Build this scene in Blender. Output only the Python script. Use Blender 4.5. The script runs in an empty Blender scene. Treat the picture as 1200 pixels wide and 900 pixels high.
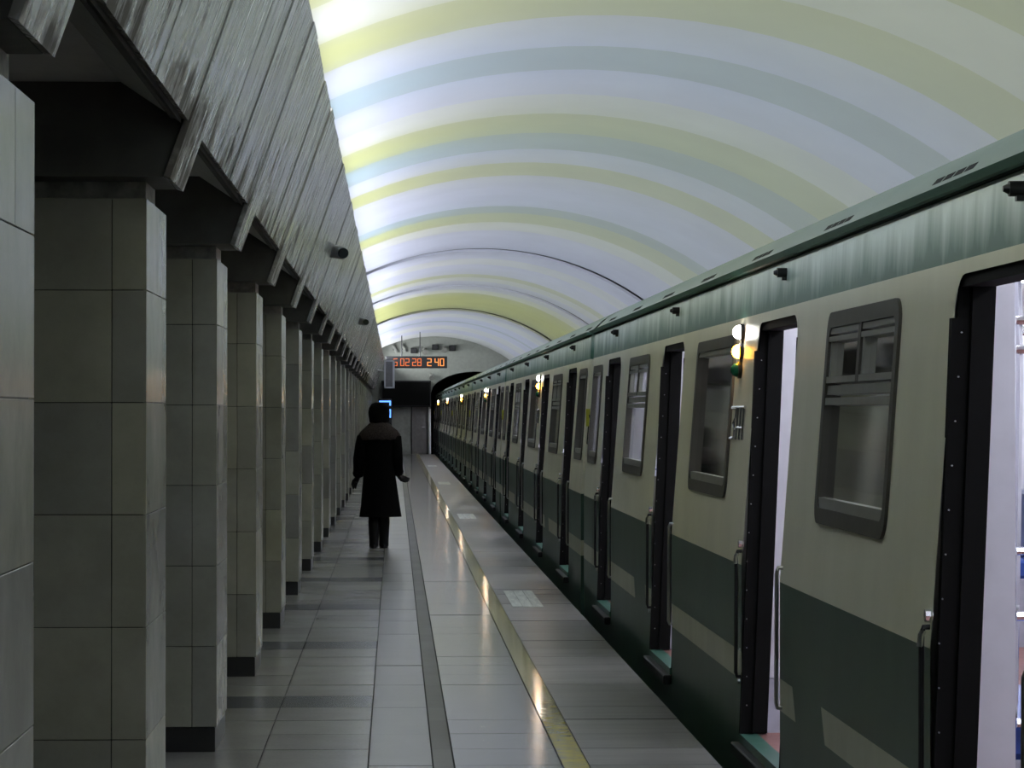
import bpy, bmesh, math, random
from mathutils import Vector, Matrix

random.seed(7)
scene = bpy.context.scene
col = scene.collection
F_PX, VPX, VPY, CAM_H = 3300.0, 463.0, 482.0, 1.58

# ------------------------------------------------------------------ camera, world, exposure
cam_data = bpy.data.cameras.new('camera')
cam_data.sensor_width = 36.0
cam_data.lens = 36.0 * F_PX / 1200.0
cam_data.clip_start = 0.1
cam_data.clip_end = 400.0
cam = bpy.data.objects.new('camera', cam_data)
col.objects.link(cam)
cam.location = (0, 0, CAM_H)
yaw = math.atan((600.0 - VPX) / F_PX)
pitch = math.atan((VPY - 450.0) / F_PX)
cam.rotation_euler = (math.pi / 2 + pitch, 0, -yaw)
scene.camera = cam

world = bpy.data.worlds.new('world')
scene.world = world
world.use_nodes = True
world.node_tree.nodes['Background'].inputs[0].default_value = (0.5, 0.55, 0.6, 1)
world.node_tree.nodes['Background'].inputs[1].default_value = 0.02
scene.view_settings.view_transform = 'Standard'
scene.view_settings.look = 'None'
scene.view_settings.gamma = 1.0
scene.view_settings.use_curve_mapping = False
scene.view_settings.exposure = 0.3
TUBE_POWER = 48.0

# ------------------------------------------------------------------ helpers
def tag(o, label=None, cat=None, group=None, kind=None):
    if label: o['label'] = label
    if cat: o['category'] = cat
    if group: o['group'] = group
    if kind: o['kind'] = kind
    return o

def empty(name, loc=(0, 0, 0)):
    o = bpy.data.objects.new(name, None)
    o.empty_display_size = 0.1
    o.location = loc
    col.objects.link(o)
    return o

def inst(name, mesh, parent=None, loc=(0, 0, 0), rot=None):
    o = bpy.data.objects.new(name, mesh)
    o.location = loc
    if rot: o.rotation_euler = rot
    if parent: o.parent = parent
    col.objects.link(o)
    return o

def copy_tree(o, parent=None):
    c = o.copy()
    col.objects.link(c)
    c.parent = parent
    for ch in list(o.children):
        copy_tree(ch, c)
    return c

class MB:
    def __init__(self):
        self.v = []; self.f = []
    def add(self, vs, fs):
        b = len(self.v)
        self.v += [tuple(p) for p in vs]
        self.f += [tuple(b + i for i in f) for f in fs]
        return self
    def quad(self, a, b, c, d):
        return self.add([a, b, c, d], [(0, 1, 2, 3)])
    def hexa(self, p):   # bottom 4 then top 4
        return self.add(p, [(3, 2, 1, 0), (4, 5, 6, 7), (0, 1, 5, 4), (1, 2, 6, 5), (2, 3, 7, 6), (3, 0, 4, 7)])
    def box(self, x0, x1, y0, y1, z0, z1):
        return self.hexa([(x0, y0, z0), (x1, y0, z0), (x1, y1, z0), (x0, y1, z0),
                          (x0, y0, z1), (x1, y0, z1), (x1, y1, z1), (x0, y1, z1)])
    def tube(self, pts, r, n=8, caps=True):
        pts = [Vector(p) for p in pts]
        rs = r if isinstance(r, (list, tuple)) else [r] * len(pts)
        rings = []
        up = None
        for i, p in enumerate(pts):
            a = pts[max(0, i - 1)]; b = pts[min(len(pts) - 1, i + 1)]
            t = (b - a).normalized()
            if up is None:
                up = Vector((0, 0, 1)) if abs(t.z) < .9 else Vector((1, 0, 0))
            s = t.cross(up).normalized(); up = s.cross(t).normalized()
            rings.append([p + (s * math.cos(2 * math.pi * k / n) + up * math.sin(2 * math.pi * k / n)) * rs[i] for k in range(n)])
        vs = [q for rr in rings for q in rr]
        fs = []
        for i in range(len(pts) - 1):
            for k in range(n):
                k2 = (k + 1) % n
                fs.append((i * n + k, i * n + k2, (i + 1) * n + k2, (i + 1) * n + k))
        if caps:
            fs.append(tuple(range(n - 1, -1, -1)))
            fs.append(tuple((len(pts) - 1) * n + k for k in range(n)))
        return self.add(vs, fs)
    def rings(self, rings, caps=True):
        n = len(rings[0])
        vs = [q for rr in rings for q in rr]
        fs = []
        for i in range(len(rings) - 1):
            for k in range(n):
                k2 = (k + 1) % n
                fs.append((i * n + k, i * n + k2, (i + 1) * n + k2, (i + 1) * n + k))
        if caps:
            fs.append(tuple(range(n - 1, -1, -1)))
            fs.append(tuple((len(rings) - 1) * n + k for k in range(n)))
        return self.add(vs, fs)
    def mesh(self, name, mat, smooth=False, fix=True, bevel=0):
        me = bpy.data.meshes.new(name)
        me.from_pydata(self.v, [], self.f)
        bm = bmesh.new(); bm.from_mesh(me)
        if fix:
            bmesh.ops.remove_doubles(bm, verts=bm.verts, dist=1e-5)
            bmesh.ops.recalc_face_normals(bm, faces=bm.faces)
        if bevel:
            bmesh.ops.bevel(bm, geom=list(bm.edges), offset=bevel, segments=1, affect='EDGES', clamp_overlap=True)
        bm.to_mesh(me); bm.free()
        me.materials.append(mat)
        if smooth:
            for p in me.polygons: p.use_smooth = True
            try: me.set_sharp_from_angle(angle=math.radians(40))
            except Exception: pass
        me.update()
        return me
    def build(self, name, mat, parent=None, smooth=False, fix=True, bevel=0, loc=(0, 0, 0)):
        return inst(name, self.mesh(name, mat, smooth, fix, bevel), parent, loc)

# ------------------------------------------------------------------ materials
class NT:
    def __init__(self, name):
        self.m = bpy.data.materials.new(name); self.m.use_nodes = True
        self.t = self.m.node_tree; self.n = self.t.nodes
        self.b = self.n['Principled BSDF']
    def node(self, typ, **kw):
        x = self.n.new(typ)
        for k, v in kw.items(): setattr(x, k, v)
        return x
    def link(self, a, b): self.t.links.new(a, b)
    def math(self, op, a, b=None, c=None, clamp=False):
        x = self.node('ShaderNodeMath', operation=op); x.use_clamp = clamp
        for i, v in enumerate((a, b, c)):
            if v is None: continue
            if isinstance(v, (int, float)): x.inputs[i].default_value = v
            else: self.link(v, x.inputs[i])
        return x.outputs[0]
    def rng(self, v, a, b, c=0.0, d=1.0):
        x = self.node('ShaderNodeMapRange'); x.clamp = True
        self.link(v, x.inputs[0])
        for i, q in enumerate((a, b, c, d)): x.inputs[i + 1].default_value = q
        return x.outputs[0]
    def mix(self, f, a, b):
        x = self.node('ShaderNodeMix', data_type='RGBA')
        if isinstance(f, (int, float)): x.inputs[0].default_value = f
        else: self.link(f, x.inputs[0])
        for i, v in ((6, a), (7, b)):
            if isinstance(v, tuple): x.inputs[i].default_value = v if len(v) == 4 else v + (1,)
            else: self.link(v, x.inputs[i])
        return x.outputs[2]
    def coords(self, kind='Object', scale=(1, 1, 1)):
        if kind == 'World':
            o = self.node('ShaderNodeNewGeometry').outputs['Position']
        else:
            o = self.node('ShaderNodeTexCoord').outputs[kind]
        mp = self.node('ShaderNodeMapping'); mp.inputs['Scale'].default_value = scale
        self.link(o, mp.inputs[0])
        return mp.outputs[0]
    def noise(self, vec, scale=5, detail=4, rough=.55):
        x = self.node('ShaderNodeTexNoise'); x.inputs['Scale'].default_value = scale
        x.inputs['Detail'].default_value = detail; x.inputs['Roughness'].default_value = rough
        self.link(vec, x.inputs['Vector'])
        return x.outputs['Fac']
    def set(self, **kw):
        for k, v in kw.items():
            k = {'specular_ior_level': 'Specular IOR Level'}.get(k, k.replace('_', ' ').title())
            s = self.b.inputs[k]
            if hasattr(v, 'is_linked') or hasattr(v, 'links'): self.link(v, s)
            elif isinstance(v, tuple): s.default_value = v if len(v) == 4 else v + (1,)
            else: s.default_value = v
        return self
    def bump(self, h, strength=.2, dist=.01):
        x = self.node('ShaderNodeBump'); x.inputs['Strength'].default_value = strength
        x.inputs['Distance'].default_value = dist
        self.link(h, x.inputs['Height']); self.link(x.outputs[0], self.b.inputs['Normal'])
        return self

def simple(name, c, rough=.5, metal=0.0, var=.12, scale=8, spec=.5):
    t = NT(name)
    n = t.noise(t.coords('World'), scale)
    d = tuple(v * (1 - var) for v in c); e = tuple(min(1, v * (1 + var)) for v in c)
    t.set(base_color=t.mix(t.rng(n, .3, .7), d, e), roughness=rough, metallic=metal, specular_ior_level=spec)
    return t.m

def emit(name, c, s):
    t = NT(name)
    t.set(base_color=(0.02, 0.02, 0.02), emission_color=c, emission_strength=s)
    return t.m

def marble(name, base, dark, rough=.25, objrand=.35):
    t = NT(name)
    w = t.coords('World')
    n1 = t.noise(w, 2.2, 8, .65)
    n2 = t.noise(w, 14, 5, .6)
    info = t.node('ShaderNodeObjectInfo')
    f = t.rng(n1, .35, .72)
    c = t.mix(f, dark, base)
    spots = t.rng(n2, .68, .78)
    c = t.mix(t.math('MULTIPLY', spots, .3), c, tuple(v * .5 for v in dark))
    hv = t.node('ShaderNodeHueSaturation')
    t.link(c, hv.inputs['Color'])
    t.link(t.rng(info.outputs['Random'], 0, 1, 1 - objrand, 1 + objrand * .6), hv.inputs['Value'])
    t.link(t.rng(info.outputs['Random'], 0, 1, .8, 1.5), hv.inputs['Saturation'])
    t.set(base_color=hv.outputs[0], roughness=t.rng(n1, .3, .7, rough * .85, rough * 1.2))
    return t.m

M = {}
M['marble'] = marble('pillar_marble', (.48, .475, .41), (.34, .335, .285), .2, .2)
M['joint'] = simple('dark_joint', (.03, .03, .028), .9)
M['plinth'] = simple('plinth_granite', (.025, .025, .026), .3)
M['concrete'] = simple('raw_concrete', (.4, .38, .35), .9, var=.35, scale=20)
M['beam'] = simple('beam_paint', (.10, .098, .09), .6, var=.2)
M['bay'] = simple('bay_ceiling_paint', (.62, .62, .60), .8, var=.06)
M['hallwall'] = simple('hall_wall_marble', (.3, .3, .27), .35, var=.2, scale=2)
M['black'] = simple('black_rubber', (.006, .006, .006), .8, spec=.15)
M['blackmetal'] = simple('black_metal', (.02, .02, .022), .35, .3)
M['chrome'] = simple('chrome', (.75, .76, .78), .14, 1.0, .03)
M['steel'] = simple('brushed_steel', (.5, .5, .5), .32, 1.0, .1)
M['trackdark'] = simple('track_ballast', (.05, .048, .045), .95, var=.4)
M['endwall'] = simple('end_wall_plaster', (.38, .40, .36), .8, var=.08)
M['tunnel'] = simple('tunnel_lining', (.02, .02, .02), .95)
M['darkpanel'] = simple('dark_panel', (.018, .018, .02), .5)
M['doorgrey'] = simple('grey_door_paint', (.20, .19, .19), .45)
M['panelgrey'] = simple('pale_panel_paint', (.34, .35, .32), .6)
M['white'] = simple('white_enamel', (.7, .7, .7), .45, var=.04)
M['gutter'] = simple('gutter_green', (.04, .11, .08), .6, var=.1)
M['windowrubber'] = simple('window_seal', (.085, .08, .07), .5)
M['alu'] = simple('window_aluminium', (.30, .30, .27), .4, .3, .08)
M['interior'] = simple('interior_laminate', (.68, .68, .74), .45, var=.04)
M['kick'] = simple('kick_plate', (.42, .43, .5), .4)
M['interior_floor'] = simple('interior_lino', (.26, .12, .11), .5, var=.2)
M['sill'] = simple('green_sill', (.05, .14, .105), .4, .2)
M['seatblue'] = simple('blue_vinyl', (.03, .08, .35), .4)
M['seatback'] = simple('dark_blue_vinyl', (.05, .07, .16), .4)
M['coat'] = simple('black_wool', (.003, .003, .003), .95, spec=.08)
M['fur'] = simple('brown_fur', (.04, .032, .03), 1.0, var=.5, scale=60, spec=.1)
M['hair'] = simple('dark_fur_hat', (.005, .0045, .0045), 1.0, var=.5, scale=60, spec=.08)
M['boot'] = simple('boot_leather', (.004, .004, .004), .5, spec=.25)
M['skin'] = simple('skin', (.35, .2, .15), .6)
M['cctv'] = simple('camera_housing', (.34, .34, .31), .4, .2)
M['lens_black'] = simple('lens_black', (.01, .01, .01), .15)
M['lamp_white'] = emit('white_marker_lamp', (1, .98, .9), 50)
M['lamp_amber'] = emit('amber_marker_lamp', (1, .42, .03), 30)
M['lamp_green'] = simple('green_lens', (.01, .12, .06), .15)
M['yellowmark'] = simple('yellow_mark', (.5, .5, .04), .5)
M['digit'] = emit('orange_digit', (1, .2, .03), .75)
M['digit_bright'] = emit('bright_orange_digit', (1, .3, .06), 1.3)
M['clockcase'] = simple('clock_case', (.006, .006, .007), .4)
M['bluescreen'] = emit('blue_backlight', (.12, .35, 1), 1.6)
M['carlamp'] = emit('car_lamp', (.88, .91, 1), 15.0)

def yellow_line():
    t = NT('yellow_line_paint')
    w = t.coords('World')
    n = t.noise(w, 9, 6, .7)
    t.set(base_color=t.mix(t.rng(n, .35, .62), (.40, .38, .23), (.60, .52, .15)), roughness=.1)
    return t.m
M['yellow'] = yellow_line()
def marking():
    t = NT('white_floor_marking')
    w = t.coords('World', (14, 1.2, 1))
    n = t.noise(w, 1.6, 5, .7)
    t.set(base_color=t.mix(t.rng(n, .3, .6), (.5, .53, .5), (.8, .84, .78)), roughness=.45)
    return t.m
M['marking'] = marking()

ROW = 3.715 / 6
def granite(name, c, bluish=None, streak=0.0, rough=.2, rows=1.0, band=False):
    t = NT(name)
    pos = t.node('ShaderNodeNewGeometry').outputs['Position']
    sx = t.node('ShaderNodeSeparateXYZ'); t.link(pos, sx.inputs[0])
    cell = t.math('FLOOR', t.math('DIVIDE', t.math('SUBTRACT', sx.outputs[1], FLOOR_Y0), ROW * rows))
    cx = t.math('FLOOR', t.math('DIVIDE', t.math('ADD', sx.outputs[0], .12), .48))
    cmb = t.node('ShaderNodeCombineXYZ'); t.link(cell, cmb.inputs[0]); t.link(cx, cmb.inputs[1])
    wn = t.node('ShaderNodeTexWhiteNoise'); t.link(cmb.outputs[0], wn.inputs['Vector'])
    n = t.noise(t.coords('World', (1.5, 1.5, 1)), 1.3, 7, .65)
    g = t.noise(t.coords('World'), 60, 2, .5)
    s = t.noise(t.coords('World', (.8, 7, 1)), 1.5, 5, .6)
    v = t.math('ADD', t.math('MULTIPLY', t.math('SUBTRACT', wn.outputs['Value'], .5), .22),
               t.math('MULTIPLY', t.math('SUBTRACT', n, .5), .5))
    v = t.math('ADD', v, t.math('MULTIPLY', t.math('SUBTRACT', g, .5), .25))
    v = t.math('ADD', v, t.math('MULTIPLY', t.math('SUBTRACT', s, .5), streak))
    hv = t.node('ShaderNodeHueSaturation'); hv.inputs['Color'].default_value = c + (1,)
    t.link(t.math('ADD', v, 1.0), hv.inputs['Value'])
    t.set(base_color=hv.outputs[0], roughness=rough, specular_ior_level=.33)
    return t.m

P0, PITCH = 5.69, 3.715
FLOOR_Y0 = P0 - 1.47 - ROW / 2 - 2 * PITCH
M['granite_left'] = granite('granite_hall_side', (.25, .247, .23), rough=.26)
M['granite_dark'] = granite('granite_dark_band', (.06, .065, .08), rough=.26)
M['granite_pale'] = granite('granite_pale_strip', (.18, .177, .17), rough=.28, rows=2)
M['granite_mid'] = granite('granite_mid', (.175, .175, .17), rough=.13)
M['granite_edge'] = granite('granite_edge', (.18, .177, .17), streak=1.3, rough=.28)
M['groove'] = granite('grey_band', (.17, .165, .155), rough=.5)

def vault_paint(name, c):
    t = NT(name)
    n = t.noise(t.coords('World', (1, .6, 1)), 1.2, 4, .5)
    t.set(base_color=t.mix(t.rng(n, .3, .7), tuple(v * .94 for v in c), c), roughness=.55)
    return t.m
M['v_white'] = vault_paint('vault_white', (.78, .79, .80))
M['v_lav'] = vault_paint('vault_lavender_white', (.74, .75, .86))
M['v_yellow'] = vault_paint('vault_yellow', (.69, .705, .61))
M['v_blue'] = vault_paint('vault_blue_grey', (.62, .655, .68))
M['v_dark'] = vault_paint('vault_shade_grey', (.16, .16, .17))  # darkness of unlit gaps put into the colour of some panels

def fascia_mat():
    t = NT('fascia_sheet')
    tc = t.node('ShaderNodeTexCoord').outputs['Object']
    pos = t.node('ShaderNodeNewGeometry').outputs['Position']
    mp = t.node('ShaderNodeMapping'); mp.inputs['Scale'].default_value = (2, 9, 1.0)
    t.link(pos, mp.inputs[0])
    s = t.noise(mp.outputs[0], 1.0, 6, .6)
    n = t.noise(pos, 3.0, 6, .65)
    info = t.node('ShaderNodeObjectInfo')
    sx = t.node('ShaderNodeSeparateXYZ'); t.link(pos, sx.inputs[0])
    mp2 = t.node('ShaderNodeMapping'); mp2.inputs['Scale'].default_value = (2, 24, .6)
    t.link(pos, mp2.inputs[0])
    fine = t.noise(mp2.outputs[0], 1.0, 3, .5)
    c = t.mix(t.rng(s, .3, .7), (.36, .356, .35), (.64, .635, .62))
    c = t.mix(t.math('MULTIPLY', t.rng(fine, .5, .66), .3), c, (.27, .26, .25))
    # rust-brown staining creeping up from the lower edge and from leaks
    low = t.rng(sx.outputs[2], 2.5, 2.95, .17, 0)
    stain = t.rng(t.math('ADD', t.math('ADD', n, low), t.math('MULTIPLY', t.math('SUBTRACT', fine, .5), .4)), .64, .76)
    c = t.mix(t.math('MULTIPLY', stain, .85), c, (.13, .115, .10))
    hv = t.node('ShaderNodeHueSaturation'); t.link(c, hv.inputs['Color'])
    t.link(t.rng(info.outputs['Random'], 0, 1, .8, 1.18), hv.inputs['Value'])
    t.set(base_color=hv.outputs[0], metallic=t.math('MULTIPLY', t.math('SUBTRACT', 1.0, stain), .35),
          roughness=t.math('ADD', t.rng(s, .3, .7, .12, .32), t.math('MULTIPLY', stain, .45)),
          specular_ior_level=t.math('SUBTRACT', .5, t.math('MULTIPLY', stain, .42)))
    t.bump(t.noise(pos, 1.1, 1, .5), .15, .02)
    return t.m
M['fascia'] = fascia_mat()

def body_mat():
    t = NT('car_body_paint')
    oc = t.node('ShaderNodeTexCoord').outputs['Object']
    sx = t.node('ShaderNodeSeparateXYZ'); t.link(oc, sx.inputs[0])
    Y, Z = sx.outputs[1], sx.outputs[2]
    grime = t.noise(t.coords('World', (1, 1, .5)), 2.5, 5, .6)
    cream = t.mix(t.rng(grime, .3, .7), (.74, .72, .56), (.83, .81, .64))
    green = t.mix(t.rng(grime, .3, .7), (.034, .075, .052), (.052, .105, .076))
    pale = t.mix(t.rng(grime, .3, .7), (.42, .43, .32), (.52, .53, .41))
    # lower band with its broken pale stripe
    c = t.mix(t.math('LESS_THAN', Z, .856), cream, green)
    yy = t.math('ADD', Y, t.math('MULTIPLY', t.math('SUBTRACT', Z, .38), -.7))
    st = t.math('MULTIPLY', t.math('GREATER_THAN', Z, .313), t.math('LESS_THAN', Z, .448))
    for a, b in STRIPE_GAPS:
        ins = t.math('MULTIPLY', t.math('GREATER_THAN', yy, a), t.math('LESS_THAN', yy, b))
        st = t.math('MULTIPLY', st, t.math('SUBTRACT', 1.0, ins))
    c = t.mix(st, c, pale)
    # upper green band, chalky and streaked where the wash water ran
    streak = t.noise(t.coords('Object', (1, 2.6, .35)), 1.6, 6, .6)
    h = t.rng(Z, 2.045, 2.235)
    fade = t.rng(t.math('ADD', h, t.math('MULTIPLY', t.math('SUBTRACT', streak, .5), 2.4)), .12, 1.0)
    up = t.mix(fade, (.07, .17, .13), (.52, .62, .58))
    c = t.mix(t.math('GREATER_THAN', Z, 2.039), c, up)
    t.set(base_color=c, roughness=.38)
    return t.m

# car-local layout (y measured from the near end of the body)
CAR_LEN, CAR_PITCH = 18.8, 19.2
DOOR_FAR = [3.04 + 4.68 * i for i in range(4)]
DOOR_W = 1.32
DOOR_NEAR = [d - DOOR_W for d in DOOR_FAR]
MIDS = [(DOOR_FAR[i] + DOOR_NEAR[i + 1]) / 2 for i in range(3)]
STRIPE_GAPS = [(DOOR_NEAR[1] - 1.2, DOOR_NEAR[1] - .42), (DOOR_FAR[2] + .42, DOOR_FAR[2] + 1.25)]
M['body'] = body_mat()

def roof_mat():
    t = NT('car_roof_paint')
    n = t.noise(t.coords('World', (1, .5, 1)), 2, 5, .6)
    t.set(base_color=t.mix(t.rng(n, .3, .7), (.12, .17, .145), (.16, .205, .18)), roughness=.5)
    return t.m
M['roof'] = roof_mat()

def glass_mat():
    t = NT('tinted_window_glass')
    for x in list(t.n):
        if x.type == 'BSDF_PRINCIPLED': t.n.remove(x)
    out = t.n['Material Output']
    tr = t.node('ShaderNodeBsdfTransparent'); tr.inputs[0].default_value = (.85, .87, .86, 1)
    gl = t.node('ShaderNodeBsdfGlossy'); gl.inputs[0].default_value = (.9, .9, .9, 1); gl.inputs['Roughness'].default_value = .05
    df = t.node('ShaderNodeBsdfDiffuse'); df.inputs[0].default_value = (.75, .76, .76, 1)
    fr = t.node('ShaderNodeFresnel'); fr.inputs[0].default_value = 1.35
    m1 = t.node('ShaderNodeMixShader'); m1.inputs[0].default_value = .34
    t.link(tr.outputs[0], m1.inputs[1]); t.link(df.outputs[0], m1.inputs[2])
    m2 = t.node('ShaderNodeMixShader'); t.link(fr.outputs[0], m2.inputs[0])
    t.link(m1.outputs[0], m2.inputs[1]); t.link(gl.outputs[0], m2.inputs[2])
    t.link(m2.outputs[0], out.inputs[0])
    return t.m
M['glass'] = glass_mat()

# ------------------------------------------------------------------ setting: floor
Y_NEAR, Y_END = -5.0, 104.0
EDGE_X, PIL_X = 1.455, -0.826
floor = MB().box(-4.2, EDGE_X, Y_NEAR, Y_END, -1.1, -.008).build('floor', M['joint'])
tag(floor, 'grey polished granite platform floor with a yellow safety line', kind='structure')
COLS = [(-1.15, -.61, 1, 'granite_left', True), (-.61, -.12, 1, 'granite_left', True), (-.12, .17, 2, 'granite_pale', False),
        (.265, .747, 1, 'granite_mid', False), (.866, EDGE_X, 1, 'granite_edge', False)]
SLAB_FAR_ROW = int((33 - FLOOR_Y0) / ROW)
slab_meshes = {}
for x0, x1, k, mk, banded in COLS:
    r = int((9.5 - FLOOR_Y0) / ROW)
    r -= r % 2
    while r < SLAB_FAR_ROW:
        y0 = FLOOR_Y0 + r * ROW
        mat = 'granite_dark' if banded and r % 6 == 0 else mk
        key = (x0, mat)
        if key not in slab_meshes:
            g = .0035
            slab_meshes[key] = MB().box(g, x1 - x0 - g, g, k * ROW - g, -.03, 0).mesh('slab', M[mat])
        inst('slab', slab_meshes[key], floor, (x0, y0, random.uniform(-.0012, .0012)))
        r += k
# beyond the slabs one can tell apart, joined
for x0, x1, k, mk, banded in COLS:
    for part, mat in ((0, mk), (1, 'granite_dark')):
        if part and not banded: continue
        mb = MB()
        r = SLAB_FAR_ROW - (SLAB_FAR_ROW % 2 if k == 2 else 0)
        if k == 2: r = SLAB_FAR_ROW + (SLAB_FAR_ROW - (int((9.5 - FLOOR_Y0) / ROW) & ~1)) % 2
        while FLOOR_Y0 + (r + k) * ROW < Y_END:
            dark = banded and r % 6 == 0
            if dark == bool(part):
                mb.box(x0 + .0035, x1 - .0035, FLOOR_Y0 + r * ROW + .0035, FLOOR_Y0 + (r + k) * ROW - .0035, -.03, 0)
            r += k
        o = mb.build('distant_slabs', M[mat], floor, fix=False)
        o['kind'] = 'stuff'
MB().box(-4.2, -1.15, 9.5, Y_END, -.03, -.001).build('hall_paving', M['granite_left'], floor)
MB().box(.174, .261, Y_NEAR, Y_END, -.03, -.003).build('grey_band', M['groove'], floor)
MB().box(.75, .863, Y_NEAR, Y_END, -.03, .0015).build('yellow_line', M['yellow'], floor)
mk = MB()
for i in range(3):
    mk.box(.95 + i * .085, .95 + i * .085 + .081, 0, 2.0, -.001, .003)
mk = mk.mesh('floor_marking', M['marking'])
for y in (22.75, 41.4, 61.0, 80.5):
    inst('floor_marking', mk, floor, (0, y, 0))
track = MB().box(EDGE_X + .01, 6.3, Y_NEAR, 126, -1.6, -1.1).build('floor_track', M['trackdark'])
tag(track, 'dark track bed beside the platform', kind='structure')

# ------------------------------------------------------------------ setting: vault
VCX, VR, VCZ = 1.46, 4.8, -.47
def arc(x): return VCZ + math.sqrt(max(0, VR * VR - (x - VCX) ** 2))
A0 = math.acos((-1.75 - VCX) / VR)
def vault_strip(y0, y1, r0, r1, n=40):
    mb = MB()
    ring = []
    for (y, r) in ((y0, r0), (y1, r1)):
        ring.append([(VCX + r * math.cos(A0 * (1 - i / n)), y, VCZ + r * math.sin(A0 * (1 - i / n))) for i in range(n + 1)])
    up = []
    for (y, r) in ((y0, r0 + .04), (y1, r1 + .04)):
        up.append([(VCX + r * math.cos(A0 * (1 - i / n)), y, VCZ + r * math.sin(A0 * (1 - i / n))) for i in range(n + 1)])
    N = n + 1
    vs = ring[0] + ring[1] + up[0] + up[1]
    fs = []
    for i in range(n):
        fs.append((i, i + 1, N + i + 1, N + i))
        fs.append((2 * N + i, 3 * N + i, 3 * N + i + 1, 2 * N + i + 1))
        fs.append((i, 2 * N + i, 2 * N + i + 1, i + 1))
        fs.append((N + i, N + i + 1, 3 * N + i + 1, 3 * N + i))
    return mb.add(vs, fs)
ceiling = vault_strip(Y_NEAR, Y_END, VR + .12, VR + .12).build('ceiling', M['v_dark'], smooth=True)
tag(ceiling, 'arched track vault lined with white, yellow and blue-grey bands', kind='structure')
BAND = 1.65
W, L, Yw, B, D = 'v_white', 'v_lav', 'v_yellow', 'v_blue', 'v_dark'
spec = [(16.36, None), (17.95, W), (19.45, Yw), (21.1, L), (22.55, B), (24.3, L), (25.9, W), (27.7, Yw), (29.4, B), (31.0, L),
        (32.7, Yw), (34.3, L), (36.2, L), (37.6, L), (38.9, B), (40.8, Yw), (42.6, W), (44.6, L), (47.4, L), (48.3, D), (50.5, L), (52.5, W),
        (54.4, L), (56.3, L), (57.6, Yw), (59.2, W), (60.9, L), (61.8, D), (63.4, L), (65.2, W), (67, Yw), (69.5, Yw), (72, Yw), (75, Yw), (76.6, D),
        (79, L), (82, W), (85.5, L), (86.5, B), (90, L), (94, W), (98, L), (Y_END - .6, W)]
bands = []
y = 16.36
seq = [Yw, W, L, B, W, Yw, L, B, W, L, Yw, W, B]
for i in range(13):
    bands.append((y - BAND, y, seq[i % len(seq)])); y -= BAND
for (a, _), (b, c) in zip(spec[:-1], spec[1:]):
    bands.append((a, b, c))
bands.sort()
for a, b, c in bands:
    rr = VR + (.07 if c == D else 0)
    vault_strip(a + .004, b - .004, rr, rr - .004, 40).build('vault_panel', M[c], ceiling, smooth=True, fix=False)

wall_right = MB().box(VCX + VR - .02, VCX + VR + .3, Y_NEAR, Y_END, -1.6, VCZ + .02).build('wall_right', M['tunnel'])
tag(wall_right, 'dark lower wall behind the train', kind='structure')
wall_left = MB().box(-4.3, -4.0, Y_NEAR, Y_END, 0, 3.3).build('wall_left', M['hallwall'])
tag(wall_left, 'dim wall of the hall beyond the pillars', kind='structure')
def section_wall(name, y0, y1, mat, portal=None):
    mb = MB()
    xs = [-4.3 + i * .1 for i in range(int((VCX + VR + 4.3) / .1) + 1)] + [VCX + VR]
    if portal:
        xs += [portal[0] - portal[1], portal[0] + portal[1]]
    xs = sorted(set(round(x, 4) for x in xs))
    for a, b in zip(xs[:-1], xs[1:]):
        m = (a + b) / 2
        top = lambda x: arc(x) + .05 if x > -1.9 else 3.2
        if portal and abs(m - portal[0]) < portal[1]:
            pz = lambda x: portal[2] + portal[3] * math.sqrt(max(0, 1 - ((x - portal[0]) / portal[1]) ** 2))
            za, zb = pz(a), pz(b)
        else:
            za = zb = -1.5
        mb.hexa([(a, y0, za), (b, y0, zb), (b, y1, zb), (a, y1, za), (a, y0, top(a)), (b, y0, top(b)), (b, y1, top(b)), (a, y1, top(a))])
    return mb.build(name, mat, fix=False)
PORTAL = (2.98, 1.68, 2.2, .85)
wall_far = section_wall('wall_far', Y_END, Y_END + .4, M['endwall'], PORTAL)
tag(wall_far, 'pale end wall with the dark tunnel mouth', kind='structure')
wall_near = section_wall('wall_near', Y_NEAR - .3, Y_NEAR, M['endwall'])
tag(wall_near, 'plain wall behind the camera', kind='structure')
mb = MB()
n = 16
for y0, y1 in ((Y_END + .4, 126),):
    pr = [(PORTAL[0] - PORTAL[1], -1.2)] + [(PORTAL[0] - PORTAL[1] * math.cos(math.pi * i / n), PORTAL[2] + PORTAL[3] * math.sin(math.pi * i / n)) for i in range(n + 1)] + [(PORTAL[0] + PORTAL[1], -1.2)]
    for (xa, za), (xb, zb) in zip(pr[:-1], pr[1:]):
        mb.quad((xa, y0, za), (xb, y0, zb), (xb, y1, zb), (xa, y1, za))
    mb.add([(x, y1, z) for x, z in pr], [tuple(range(len(pr)))])
tun = mb.build('wall_tunnel', M['tunnel'])
tag(tun, 'black running tunnel beyond the end wall', kind='structure')

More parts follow.
